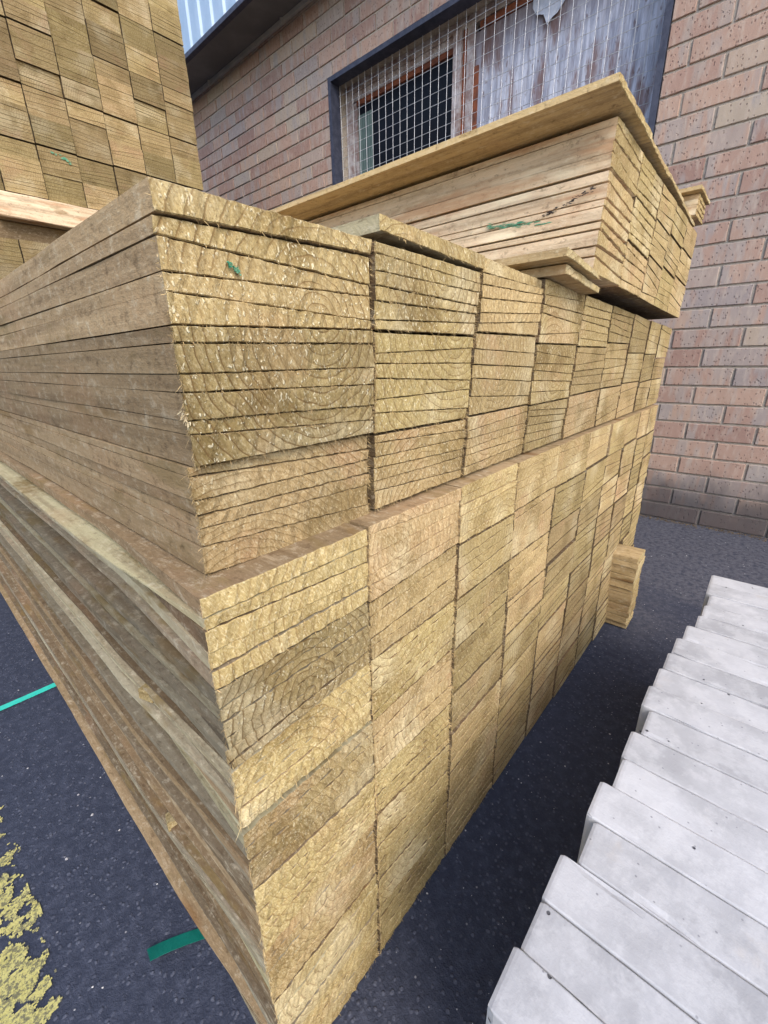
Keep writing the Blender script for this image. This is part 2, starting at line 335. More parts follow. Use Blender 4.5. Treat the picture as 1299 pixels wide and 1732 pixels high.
def board(mb, L, Rr, y0, y1, n, tone, pith, rough=1.0, stations=None, fibre=0, rnd=None, wob=0.0, yaw=0.0, spread=0.0, opn=0.0):
    """L=(x,zb,zt) left edge, Rr=(x,zb,zt) right edge, extruded y0..y1 with a rough sawn front edge"""
    rnd = rnd or RNG
    amp = .00020 * rough
    ring = []
    for i in range(n + 1):
        t = i / n; ring.append((lerp(L[0], Rr[0], t), lerp(L[1], Rr[1], t)))
    top = []
    for i in range(n + 1):
        t = 1 - i / n; top.append((lerp(L[0], Rr[0], t), lerp(L[2], Rr[2], t)))
    m1 = n + 1; P = ring + top; N = len(P)
    j = [(rnd.uniform(-1, 1) * amp * .6, rnd.uniform(-1, 1) * amp, rnd.uniform(-1, 1)) for _ in P]
    detail = n >= 6
    st = []
    if detail:
        st.append((y0, .0007, 1.0)); st.append((y0 + .0012, .0, 1.0)); st.append((y0 + .02, .0, .45))
    else:
        st.append((y0, .0, 1.0))
    ys = stations or [y1]
    for y in ys: st.append((y, 0.0, .35))
    vs = []; gr = []; tn = []; en = []
    gy = (abs(pith[0]) * 913.7 + abs(pith[1]) * 577.3) % 40; cx = .5 * (L[0] + Rr[0]); seed = rnd.uniform(0, 100)
    def emit(y, inset, jf, e):
        wx = wob * mnoise.noise(Vector((seed, y * 3.0, 0))) + wob * .5 * mnoise.noise(Vector((seed, y * 11.0, 5))) if wob else 0.0
        wx += spread * min(1.0, max(0.0, (y - y0) / .22)) ** 1.2
        wz = wob * .25 * mnoise.noise(Vector((seed, y * 4.0, 9))) if wob else 0.0
        for k, (x, z) in enumerate(P):
            dz = inset if k < m1 else -inset
            dx = inset if x < cx else -inset
            if detail and 0 < (k % m1) < n: dx = 0
            xx = x + dx + j[k][0] * jf + (wx if x < cx else 0) + yaw * (y - y0)
            zz = z + dz + j[k][1] * jf + wz
            if opn:
                lw = 1 - (x - L[0]) / (Rr[0] - L[0]); zc = lerp(.5 * (L[1] + L[2]), .5 * (Rr[1] + Rr[2]), 1 - lw)
                zz += (zc - z) * opn * lw * min(1.0, max(0.0, (y - y0) / .10))
            yy = y + (j[k][2] * .0007 * rough if (y < y0 + .005) else 0)
            vs.append((xx, yy, zz)); gr.append((xx - pith[0], y + gy, zz - pith[1])); tn.append(tone); en.append(e)
    fs = []
    # front cap has its own vertices so that end grain and long grain meet sharply
    emit(st[0][0], st[0][1], st[0][2], 1.0)
    for i in range(n): fs.append((i, i + 1, N - 2 - i, N - 1 - i))
    if detail:
        emit(st[1][0], st[1][1], st[1][2], 1.0)
        for k in range(N): fs.append((k, N + k, N + (k + 1) % N, (k + 1) % N))
        rest = st[1:]
    else: rest = st
    b = len(vs)
    for y, ins, jf in rest: emit(y, ins, jf, 0.0)
    for s in range(len(rest) - 1):
        a0 = b + s * N; a1 = a0 + N
        for k in range(N): fs.append((a0 + k, a1 + k, a1 + (k + 1) % N, a0 + (k + 1) % N))
    a = b + (len(rest) - 1) * N
    bb = len(vs); emit(rest[-1][0], rest[-1][1], rest[-1][2], 1.0)
    for i in range(n): fs.append((bb + N - 1 - i, bb + N - 2 - i, bb + i + 1, bb + i))
    mb.add(vs, fs, grain=gr, tone=tn, endf=en)
    # torn fibres along the sawn front edges
    for q in range(fibre):
        t = rnd.random(); side = rnd.random()
        if side < .50: x, z = lerp(L[0], Rr[0], t), lerp(L[1], Rr[1], t) + .0003; d = Vector((rnd.uniform(-.5, .5), -rnd.uniform(.3, 1.0), -rnd.uniform(.3, 1.3)))
        elif side < .58: x, z = lerp(L[0], Rr[0], t), lerp(L[2], Rr[2], t); d = Vector((rnd.uniform(-.6, .6), -rnd.uniform(.5, 1.0), rnd.uniform(-.2, .7)))
        elif side < .79: x, z = L[0], lerp(L[1], L[2], t); d = Vector((-rnd.uniform(.2, 1.0), -rnd.uniform(.3, 1.0), rnd.uniform(-.8, .4)))
        else: x, z = Rr[0], lerp(Rr[1], Rr[2], t); d = Vector((rnd.uniform(.0, .8), -rnd.uniform(.4, 1.0), rnd.uniform(-.9, .3)))
        d.normalize(); ln = rnd.uniform(.0018, .0055) * (2.2 if rnd.random() < .07 else 1); wd = rnd.uniform(.0001, .00026)
        p0 = Vector((x, y0 + .0006, z)); p1 = p0 + d * ln * .55; p2 = p0 + d * ln + Vector((rnd.uniform(-1, 1), 0, rnd.uniform(-1, .2))) * ln * .25
        sd = d.cross(Vector((rnd.uniform(-1, 1), rnd.uniform(-1, 1), rnd.uniform(-1, 1)))).normalized() * wd
        vv = [p0 - sd, p0 + sd, p1 + sd * .8, p1 - sd * .8, p2]
        tf = (min(1.4, tone[0] * rnd.uniform(.9, 1.35)), tone[1], 0.0, .33)
        mb.add([tuple(q) for q in vv], [(0, 1, 2, 3), (3, 2, 4)], grain=[(q.x - pith[0], gy, q.z - pith[1]) for q in vv], tone=[tf] * 5, endf=[0.0] * 5)

ORD = ['first', 'second', 'third', 'fourth', 'fifth', 'sixth', 'seventh', 'eighth', 'ninth', 'tenth', 'eleventh', 'twelfth']
REST = MB()          # boards past the 300 that show largest: one object

def splits(n, rnd, lift=.34):
    """left and right thickness shares of n feather-edged boards sawn from one block"""
    l = []; r = []; s = rnd.choice((1, -1))
    for i in range(n):
        a = lift * rnd.uniform(.3, 1.0) * s; s = -s if rnd.random() < .75 else s
        b = rnd.uniform(.8, 1.2); l.append(b * (1 + a)); r.append(b * (1 - a))
    sl_, sr_ = sum(l), sum(r)
    return [q / sl_ for q in l], [q / sr_ for q in r]

def block(x0t, x1t, x0b, x1b, zl0, zl1, zr0, zr1, yt, yb, y1, n, tone, cols, gap=.0007, seam=.0056, single=None, detail=10, fibre=0, edges=None,
          rough=1.0, stations=None, pith=None, wob=0.0, jy=.0009, jx=.0008, rnd=RNG, leftjit=None, sidew=None):
    """one block of boards between four corners; x at top and bottom, z bottom/top at left and right"""
    if edges is None:
        fl, frr = splits(n, rnd); el = [zl1]; er = [zr1]
        for i in range(n): el.append(el[-1] - (zl1 - zl0) * fl[i]); er.append(er[-1] - (zr1 - zr0) * frr[i])
    else: el, er = edges; n = len(el) - 1
    if pith is None: pith = (lerp(x0t, x1t, rnd.uniform(.1, .9)), lerp(zl0, zl1, rnd.uniform(-.3, 1.2)))
    for i in range(n):
        t0 = (el[i] - zl0) / max(1e-6, zl1 - zl0); t0 = min(1, max(0, t0))
        tm = 1 - (i + .5) / n
        xa = lerp(x0b, x0t, tm) + rnd.uniform(-jx, jx); xb = lerp(x1b, x1t, tm) - seam + rnd.uniform(-jx, jx)
        spr = rnd.choice((rnd.uniform(leftjit[0], 0), rnd.uniform(leftjit[0], 0), rnd.uniform(0, 1.0) * leftjit[1], rnd.uniform(.5, 1.8) * leftjit[1])) if leftjit else 0.0
        yy = lerp(yb, yt, tm) + rnd.uniform(-jy, jy)
        g = gap * rnd.uniform(.5, 1.5)
        L_ = (xa, el[i + 1] + g * .5, el[i] - g * .5); R_ = (xb, er[i + 1] + g * .5, er[i] - g * .5)
        if L_[2] - L_[1] < .0022: L_ = (xa, L_[1], L_[1] + .0022)
        if R_[2] - R_[1] < .0022: R_ = (xb, R_[1], R_[1] + .0022)
        tn = (tone[0] * rnd.uniform(.93, 1.07), min(1, max(0, tone[1] + rnd.uniform(-.06, .06))), tone[2], sidew if sidew is not None else tone[3])
        if sidew is not None: tn = tn[:3] + (min(1, max(0, sidew + (rnd.uniform(-.03, .03) if not leftjit else rnd.uniform(-.22, .14)))),)
        if single:
            mb = MB()
            board(mb, L_, R_, yy, y1 + rnd.uniform(-.012, .012), detail, tn, pith, rough, stations, fibre, rnd, wob, 0.0, spr, rnd.choice((.25, .45, .6, .75)) if leftjit else 0.0)
            off = (round(.5 * (xa + xb), 4), round(yy, 4), round(min(L_[1], R_[1]), 4))
            o = mb.obj('fence_board', WOOD, None, off)
            lab, grp = single(i, n); tag(o, lab, 'board', grp)
        else:
            board(REST, L_, R_, yy, y1, detail, tn, pith, rough, None, 0, rnd)

# ------------------------------------------------------------------ setting: ground, yellow line
def ground():
    mb = MB(); mb.add([(-30, -30, 0), (30, -30, 0), (30, 30, 0), (-30, 30, 0)], [(0, 1, 2, 3)])
    o = mb.obj('ground', ASPH); tag(o, kind='structure')
    # worn yellow line: small ragged flakes of paint 2 mm above the asphalt
    mb = MB(); st = .0021; rnd = random.Random(3)
    for iy in range(int(1.15 / st)):
        y = -.30 + iy * st
        for ix in range(int(.20 / st)):
            x = -.385 + ix * st
            p = Vector((x * 55, y * 55, 0)); a = mnoise.fractal(p, .9, 2.0, 5)
            q = mnoise.fractal(Vector((x * 14, y * 14, 4)), .8, 2.0, 3) + .5 * mnoise.noise(Vector((x * 210, y * 210, 7)))
            edge = min(1, max(0, (-.190 + .012 * mnoise.noise(Vector((0, y * 16, 1))) - x) / .028)) * min(1, (x + .40) / .02)
            far = min(1, max(0, (.80 - y) / .36))
            if a * .75 + q * .55 + edge * .55 + far * .55 > .86 and edge > 0 and far > 0:
                j = st * .55
                mb.add([(x - j, y - j, .002), (x + j, y - j, .002), (x + j, y + j, .002), (x - j, y + j, .002)], [(0, 1, 2, 3)])
    # merge the flakes' seams away
    o = mb.obj('painted_line', mat_paint()); tag(o, kind='structure')
ground()

# ------------------------------------------------------------------ brick building
XW = 2.464; BH = .086; BL = .2686; YU = .1073
OY0, OY1, OZ0, OZ1 = .332, 2.438, BH * 14, 2.672
def building():
    root = empty('brick_building', (XW, 1.5, 0))
    tag(root, 'red-brown brick building with grey soffit and a caged window behind the timber', 'building')
    inv = lambda mb: mb
    O = (XW, 1.5, 0)
    def put(name, mb, mat, par=root):
        me = mb.mesh(name, O); o = bpy.data.objects.new(name, me); me.materials.append(mat); o.parent = par; COL.objects.link(o); return o
    rnd = random.Random(11); mb = MB()
    rows = int(3.14 / BH) + 1
    for r in range(rows):
        z0 = r * BH + .0048; z1 = min((r + 1) * BH - .0048, 3.135)
        if z1 - z0 < .02: continue
        for u in range(-27, 14):
            yb = YU - (u + (.5 if r % 2 else 0)) * BL
            a, b = yb - BL + .005, yb - .005
            if b < -3.0 or a > 7.0: continue
            segs = [(a, b)]
            if z0 + .01 < OZ1 and z1 - .01 > OZ0:
                ns = []
                for s0, s1 in segs:
                    if s1 <= OY0 or s0 >= OY1: ns.append((s0, s1)); continue
                    if s0 < OY0: ns.append((s0, OY0 - .003))
                    if s1 > OY1: ns.append((OY1 + .003, s1))
                segs = ns
            t0 = (rnd.random(), rnd.random(), rnd.random() * (1.5 if rnd.random() < .3 else .6), 1); off = (rnd.uniform(0, 50), rnd.uniform(0, 50), rnd.uniform(0, 50))
            for s0, s1 in segs:
                if s1 - s0 < .015: continue
                xo = XW + rnd.uniform(-.0012, .0012); c = .0025; dz = rnd.uniform(-.001, .001); jz = rnd.uniform(-.0008, .0008)
                n = 5; vs = []; fs = []
                ys = [s0 + (s1 - s0) * k / n for k in range(n + 1)]
                def ringpts(ins, x):
                    p = []
                    for k, y in enumerate(ys): p.append((x + rnd.uniform(-.0004, .0004), min(max(y, s0 + ins), s1 - ins), z0 + dz + ins + rnd.uniform(-.0007, .0007)))
                    for k, y in enumerate(reversed(ys)): p.append((x + rnd.uniform(-.0004, .0004), min(max(y, s0 + ins), s1 - ins), z1 + jz - ins + rnd.uniform(-.0007, .0007)))
                    return p
                A = ringpts(c, xo); B = ringpts(0, xo + c); Cc = ringpts(0, XW + .05); N = len(A)
                vs = A + B + Cc
                for k in range(n): fs.append((k, N - 1 - k, N - 2 - k, k + 1))
                for q in (0, N):
                    for k in range(N): fs.append((q + k, q + (k + 1) % N, q + N + (k + 1) % N, q + N + k))
                mb.add(vs, fs, bc=[(v[0] + off[0], v[1] + off[1], v[2] + off[2]) for v in vs], bt=[t0] * len(vs))
    wall = put('wall', mb, BRICK)
    mb = MB(); xm = XW + .0075; xb = XW + .30
    # mortar bed as a frame round the opening, full wall thickness
    mb.box(xm, xb, -3.0, OY0 - .001, 0, 3.14); mb.box(xm, xb, OY1 + .001, 7.0, 0, 3.14)
    mb.box(xm, xb, OY0 - .001, OY1 + .001, 0, OZ0 - .001); mb.box(xm, xb, OY0 - .001, OY1 + .001, OZ1 + .001, 3.14)
    put('mortar', mb, MORTAR)
    mb = MB(); mb.box(xb + .002, xb + 4.5, -3.0, 7.0, 0.0, 3.10); 
    # interior shell: carve by building five walls of a dark room instead of a solid
    mb = MB(); d0 = xb + .002
    mb.box(d0 + 2.6, d0 + 2.7, -1.0, 4.0, 0, 3.1); mb.box(d0, d0 + 2.6, -1.1, -1.0, 0, 3.1); mb.box(d0, d0 + 2.6, 4.0, 4.1, 0, 3.1)
    mb.box(d0, d0 + 2.6, -1.0, 4.0, 3.0, 3.1); mb.box(d0, d0 + 2.6, -1.0, 4.0, 0.0, .1)
    put('room', mb, DARKR)
    # soffit, trim, fascia cladding
    xf = 2.164
    mb = MB(); mb.box(xf + .02, XW - .002, -3.0, 9.0, 3.141, 3.16); put('soffit', mb, SOFF)
    mb = MB(); mb.box(XW - .022, XW - .003, -3.0, 7.0, 3.112, 3.139); 
    for y in (2.86, 3.9, 4.95): mb.box(XW - .032, XW - .022, y - .008, y + .008, 3.10, 3.139)
    put('trim', mb, TRIM)
    mb = MB(); vs = []; fs = []; pitch = .163; y = -3.0; pts = []
    while y < 9.0:
        for dy, dx in ((0, 0), (.085, 0), (.098, -.016), (.150, -.016)): pts.append((y + dy, xf + dx))
        y += pitch
    for (yy, xx) in pts: vs += [(xx, yy, 3.125), (xx, yy, 4.6)]
    for k in range(len(pts) - 1): fs.append((2 * k, 2 * k + 1, 2 * k + 3, 2 * k + 2))
    b = len(vs)
    for (yy, xx) in pts: vs += [(xx + .012, yy, 3.125), (xx + .012, yy, 4.6)]
    for k in range(len(pts) - 1):
        fs.append((b + 2 * k, b + 2 * k + 2, b + 2 * k + 3, b + 2 * k + 1)); fs.append((2 * k, 2 * k + 2, b + 2 * k + 2, b + 2 * k))
    mb.add(vs, fs); put('cladding', mb, CLAD)
    mb = MB(); mb.box(xf - .026, xf - .018, -3.0, 9.0, 3.100, 3.128); mb.box(xf - .018, xf + .02, -3.0, 9.0, 3.108, 3.123); put('gutter_edge', mb, STEEL)
    mb = MB(); mb.box(xf + .02, 7.4, -3.0, 9.0, 4.55, 4.62); put('roof', mb, SOFF)
    mb = MB(); mb.box(xb + 2.8, 7.3, -3.0, 7.0, 0, 4.5); mb.box(xb + .01, xb + 2.8, 6.8, 7.0, 3.2, 4.5); mb.box(xb + .01, xb + 2.8, -3.0, -2.8, 3.2, 4.5); put('rear_wall', mb, BRICK)
    # window behind the cage
    win = MB()
    wx = XW + .165
    def bar(mb, y0, y1, z0, z1, x0=wx, x1=wx + .05): mb.box(x0, x1, y0, y1, z0, z1)
    fr = MB(); bar(fr, 2.378, OY1 - .001, OZ0, OZ1 - .002); bar(fr, OY0 + .001, .372, OZ0, OZ1 - .002)
    bar(fr, .372, 2.378, OZ1 - .050, OZ1 - .002); bar(fr, .372, 2.378, OZ0, OZ0 + .05)
    bar(fr, 1.462, 1.518, OZ0 + .05, OZ1 - .05, wx - .012, wx + .045); bar(fr, 1.385, 1.428, OZ0 + .05, OZ1 - .05, wx - .004, wx + .045)
    bar(fr, 2.340, 2.366, OZ0 + .05, OZ1 - .105, wx + .012, wx + .045)
    wf = put('window', fr, FRAMEP)
    rd = MB(); bar(rd, 1.431, 1.459, OZ0 + .05, OZ1 - .052, wx + .004, wx + .044); bar(rd, 1.352, 1.382, OZ0 + .05, 2.43, wx + .002, wx + .044)
    bar(rd, 1.522, 2.336, OZ1 - .128, OZ1 - .100, wx + .010, wx + .044); bar(rd, .375, 1.349, OZ1 - .088, OZ1 - .056, wx + .0, wx + .03)
    put('frame', rd, REDWD, wf)
    gr_ = MB(); bar(gr_, 1.522, 2.376, OZ1 - .098, OZ1 - .052, wx + .008, wx + .044); put('rail', gr_, FRAMEP, wf)
    gl = MB(); bar(gl, 1.520, 2.338, OZ0 + .05, OZ1 - .130, wx + .028, wx + .032); put('pane', gl, mat_glass(), wf)
    cu = MB(); vs = []; fs = []; k = 0
    for i in range(13):
        y = 2.336 - .14 * i / 12 + (0.004 if i % 2 else 0); vs += [(wx + .022 + (.003 if i % 2 else 0), y, OZ0 + .055), (wx + .022 + (.003 if i % 2 else 0), y, OZ1 - .18)]
    for i in range(12): fs.append((2 * i, 2 * i + 1, 2 * i + 3, 2 * i + 2))
    cu.add(vs, fs); put('blind', cu, CURT, wf)
    pl = MB(); bar(pl, .374, 1.383, OZ0 + .05, OZ1 - .09, wx + .012, wx + .024)
    put('plywood_panel', pl, mat_ply(), wf)
    # torn sheets hanging from the top of the boarded half
    pp = MB(); rr = random.Random(5)
    for (y0, y1, zt, dpt) in ((.84, 1.04, 2.582, .14),):
        n = 9; vs = []; fs = []
        for i in range(n + 1):
            t = i / n; y = lerp(y0, y1, t); low = zt - dpt * min(1, max(.1, (.25 + 1.1 * t if t < .6 else 1.9 - 1.7 * t) + rr.uniform(-.14, .14)))
            vs += [(wx + .004 + .004 * math.sin(5 * t), y, zt), (wx - .004 + .006 * math.sin(7 * t), y, low)]
            vs += [(wx + .0055 + .004 * math.sin(5 * t), y, zt), (wx - .0025 + .006 * math.sin(7 * t), y, low)]
        for i in range(n):
            q = 4 * i; fs += [(q, q + 1, q + 5, q + 4), (q + 2, q + 6, q + 7, q + 3), (q + 1, q + 3, q + 7, q + 5)]
        pp.add(vs, fs)
    put('torn_sheet', pp, PAPER, wf)
    # steel frame with welded mesh
    cage = MB(); fx0, fx1 = XW - .004, XW + .080; bw = .028
    cage.box(fx0, fx1, OY0 + .0005, OY0 + bw, OZ0, OZ1 - .001); cage.box(fx0, fx1, OY1 - bw, OY1 - .0005, OZ0, OZ1 - .001)
    cage.box(fx0 + .001, fx1 - .001, OY0 + bw, OY1 - bw, OZ1 - bw, OZ1 - .002); cage.box(fx0 + .001, fx1 - .001, OY0 + bw, OY1 - bw, OZ0 + .001, OZ0 + bw)
    cg = put('security_grille', cage, STEEL)
    wr = MB(); rr = random.Random(2)
    def rod(p, q, rad):
        d = (Vector(q) - Vector(p)).normalized(); a = d.orthogonal().normalized(); b = d.cross(a); ns = 5; vs = []
        segs = 8
        for s in range(segs + 1):
            c = Vector(p).lerp(Vector(q), s / segs) + Vector((rr.uniform(-.0007, .0007), rr.uniform(-.0006, .0006), rr.uniform(-.0006, .0006)))
            for k in range(ns):
                th = 2 * math.pi * k / ns; vs.append(tuple(c + (a * math.cos(th) + b * math.sin(th)) * rad))
        fs = [(s * ns + k, s * ns + (k + 1) % ns, (s + 1) * ns + (k + 1) % ns, (s + 1) * ns + k) for s in range(segs) for k in range(ns)]
        wr.add(vs, fs)
    mx = XW + .074; y = 2.396
    while y > OY0 + bw: rod((mx, y, OZ0 + bw - .01), (mx, y, OZ1 - bw + .012), .0016); y -= .0595
    z = OZ1 - bw + .004
    while z > OZ0 + bw: rod((mx + .0035, OY0 + bw - .01, z), (mx + .0035, OY1 - bw + .01, z), .0016); z -= .0600
    put('wire_mesh', wr, WIRE, cg)
    return root
building()

# ------------------------------------------------------------------ the big stack
S_UP = [.0, .2, .3995, .594, .787, .972, 1.166, 1.347, 1.49, 1.66]
S_DN = [-.005, .190, .374, .569, .748, .954, 1.125, 1.31, 1.47, 1.632]
T_UP = [.938, .937, .936, .948, .942, .937, .931, .924, .92, .914]
LEN = 2.1
COLN = ['corner', 'second', 'third', 'fourth', 'fifth', 'sixth', 'seventh', 'eighth', 'ninth', 'tenth']
def stations(lo, hi, k): return [lo + (hi - lo) * (i + 1) / k for i in range(k)]
def lab_main(c, row):
    desc = {0: 'corner', }.get(c, COLN[c])
    def f(i, n):
        look = 'Rough-sawn' if row < 3 else 'Greenish sawn'
        pos = ('%s down in %s block from top' % (ORD[i], ORD[row])) if i < n - 1 else ('lowest in %s block from top' % ORD[row])
        cn = 'corner column' if c == 0 else '%s column' % COLN[c]
        return '%s board, %s, %s of the big stack' % (look, pos, cn), 'boards in the big stack'
    return f
COL0 = [([.938, .9195], [.937, .9242]),
        ([.9190, .9085, .8885, .877, .857], [.9235, .900, .890, .869, .861]),
        ([.8565, .846, .826, .814, .795, .785, .762], [.860, .848, .826, .810, .790, .775, .762]),
        ([.7610, .754, .735, .723, .712, .697, .673], [.759, .744, .733, .718, .705, .683, .664])]
def tone_for(rnd, up, c, r):
    b = rnd.choice((rnd.uniform(.70, .9), rnd.uniform(.88, 1.12), rnd.uniform(.9, 1.08))); h = min(1, max(0, rnd.gauss(.42, .15)))
    if up: b *= .92
    return (b, h, rnd.uniform(.25, .8) if up else rnd.uniform(.1, .45), .76)  # side colour darkened to stand for shade in the seams and kerfs
def main_stack():
    rnd = random.Random(21)
    # upper three rows: nine columns, flush with Y = 0
    rows_z = {}
    for c in range(9):
        zt = [T_UP[c], T_UP[c + 1]]
        j1, j2 = (rnd.uniform(-.005, .005), rnd.uniform(-.005, .005))
        zl = [zt[0] if c != 2 else .934, .859 + j1, .760 + j2, .6745]; zr = [zt[1] if c not in (1, 2) else .934, .859 + j1, .760 + j2 + rnd.uniform(-.004, .004), .6745]
        if c == 3: zl[1] = zr[1] = .853
        if c == 4: zl[1] = zr[1] = .850
        if c == 6: zl[1] = zr[1] = .838
        if c >= 7: zl[1] = zr[1] = .835 - .012 * (c - 7)
        if c == 0:
            st = stations(.04, LEN, 26)
            tns = [(.95, .38, .5, .62), (.97, .42, .75, .62), (.66, .30, 1.0, .64), (.80, .62, .35, .60)]
            k0 = 0
            for q, (el, er) in enumerate(COL0):
                row = max(0, q - 1)
                base_lab = lab_main(0, row)
                if q == 0: single = lambda i, n: ('Thick rough-sawn board lying topmost on the corner column of the big stack', 'boards in the big stack')
                else: single = base_lab
                tz = (el[0], el[-1])
                x0t = lerp(S_DN[0], S_UP[0], (tz[0] - .67) / .268); x0b = lerp(S_DN[0], S_UP[0], (tz[1] - .67) / .268)
                x1t = lerp(S_DN[1], S_UP[1], (tz[0] - .67) / .268); x1b = lerp(S_DN[1], S_UP[1], (tz[1] - .67) / .268)
                yf = {0: -.003, 1: .0, 2: -.004, 3: .004}[q]
                block(x0t, x1t, x0b, x1b, el[-1], el[0], er[-1], er[0], yf, yf, LEN, 0, tns[q], None, gap=.0008, single=single, detail=34,
                      fibre={0: 36, 1: 50, 2: 170, 3: 120}[q], edges=(el, er), rough=1.7, stations=st, pith=(.128, .862) if q < 3 else (.03, .60), wob=.0022, jy=.0008, rnd=rnd, sidew=.62)
            continue
        for r in range(3):
            t1 = (zl[r] - .67) / .268; t0 = (zl[r + 1] - .67) / .268
            xs = [lerp(S_DN[c], S_UP[c], t1), lerp(S_DN[c + 1], S_UP[c + 1], t1), lerp(S_DN[c], S_UP[c], t0), lerp(S_DN[c + 1], S_UP[c + 1], t0)]
            near = c <= 5
            tn = tone_for(rnd, True, c, r)
            if c == 1 and r == 0: tn = (.90, .25, .7,.76)
            if c == 1 and r == 1: tn = (.95, .10, .5, .76)
            if c == 2 and r == 0: tn = (1.02, .55, .3, .76)
            if c == 1 and r == 2: tn = (.88, .55, .6,.76)
            yf = -.0019 * c + rnd.uniform(-.0012, .0012)
            pith = None
            if c == 1 and r == 0: pith = (.31, .925)
            if c == 2 and r == 2: pith = (.44, .735)
            if c == 4 and r == 1: pith = (.83, .83)
            block(*xs, zl[r + 1] + .0020, zl[r], zr[r + 1] + .0020, zr[r], yf, yf, LEN if not near else LEN + rnd.uniform(-.02, .02), rnd.choice((5, 6)), tn, None,
                  single=lab_main(c, r) if near else None, detail=(26 if c < 3 else 12) if near else 3, fibre=(90 if c == 1 else 60 if c < 4 else 34) if near else 0,
                  rough=1.4 if near else .8, stations=[LEN], pith=pith, rnd=rnd)
    # loose boards on the top
    def loose(L, Rr, y0, y1, tn, label, group='boards in the big stack', det=24, fib=40, wob=.002, yaw=0.0, st=None):
        mb = MB(); board(mb, L, Rr, y0, y1, det, tn, (L[0] + .05, L[1] - .05), 1.4, st or stations(y0 + .04, y1, 16), fib, rnd, wob, yaw)
        off = (round(.5 * (L[0] + Rr[0]), 4), y0, round(min(L[1], Rr[1]), 4)); o = mb.obj('fence_board', WOOD, None, off); tag(o, label, 'board', group); return o
    loose((.207, .9465, .9600), (.405, .9380, .9540), -.001, LEN - .1, (.98, .30, .35, .95), 'Loose grey-sided board lying slightly lifted on top of the second column, big stack')
    loose((.4065, .9365, .9535), (.592, .9350, .9470), .001, LEN - .06, (1.02, .45, .3, .6), 'Loose pale board lying flat on top of the third column, big stack')
    # lower rows: ten columns standing a little proud of the upper ones
    TOPX = [-.025, .156, .339, .514, .701, .892, 1.059, 1.21, 1.36, 1.49, 1.61]
    BOTX = [-.034, .133, .306, .478, .635, .795, .95, 1.105, 1.243, 1.36, 1.49]
    ZB = [.672, .588, .508, .425, .345, .268, .185, .095, .003]
    for c in range(10):
        zs = [ZB[0]] + [z + rnd.uniform(-.007, .007) for z in ZB[1:-1]] + [ZB[-1]]
        zs2 = [ZB[0] + (.001 if c else 0)] + [z + rnd.uniform(-.004, .004) for z in zs[1:-1]] + [ZB[-1]]
        if c == 0: zs = [.672, .590, .506, .434, .360, .262, .175, .085, .003]; zs2 = [.672, .588, .512, .430, .345, .272, .175, .09, .003]
        if c == 1: zs2 = [.672, .592, .506, .426, .328, .250, .165, .08, .003]
        for r in range(8):
            near = c <= 2 or (c == 3 and r < 4) or (c == 8 and r >= 5) or (c == 4 and r < 2)
            tn = tone_for(rnd, False, c, r)
            if c == 0: tn = ((1.02, .28, .35, .9), (.64, .38, .9, .9), (1.04, .22, .35, .9), (.80, .42, .45, .9), (1.06, .2, .2, .9), (.98, .5, .2, .9), (1.02, .2, .2, .9), (.98, .3, .2, .9))[r]
            if c == 1: tn = ((1.0, .75, .3, .5), (.94, .5, .35, .5), (1.04, .12, .3, .5), (1.0, .62, .3, .5), (1.08, .18, .3, .5), (1.04, .2, .2, .5), (.98, .2, .2, .5), (.9, .2, .2, .5))[r][:3] + (.76,)
            if c and r == 0: tn = tn[:3] + (.64,)
            t1, t0 = zs[r] / .672, zs[r + 1] / .672
            xs = [lerp(BOTX[c], TOPX[c], t1), lerp(BOTX[c + 1], TOPX[c + 1], t1), lerp(BOTX[c], TOPX[c], t0), lerp(BOTX[c + 1], TOPX[c + 1], t0)]
            lean = lambda z: (-(.021, .021, .019, .018, .016, .014, .013, .012, .012, .012)[c] - (.040 - (.021, .021, .019, .018, .016, .014, .013, .012, .012, .012)[c]) * (1 - z / .672)) if c else (-.026 - .016 * (1 - z / .672))
            yt, yb = lean(zs[r]), lean(zs[r + 1])
            if c == 8 and r >= 5:
                yt = yb = -.112; xs = [1.240, 1.334, 1.240, 1.334]
            g0 = .0040 if (c == 0 and r in (2, 4)) else (.0016 if c == 0 else .0032)
            jy = -.0016 * c + rnd.uniform(-.0016, .0016)
            def lab(i, n, c=c, r=r):
                if c == 8: return ('Jutting board at the far foot of the big stack, %s in %s jutting block' % (ORD[i] if i < n - 1 else 'lowest', ORD[r - 5]), 'boards in the big stack')
                return lab_main(c, r + 3)(i, n)
            kw = dict(single=lab if near else None, rnd=rnd)
            if c and c != 8: kw['gap'] = .00045
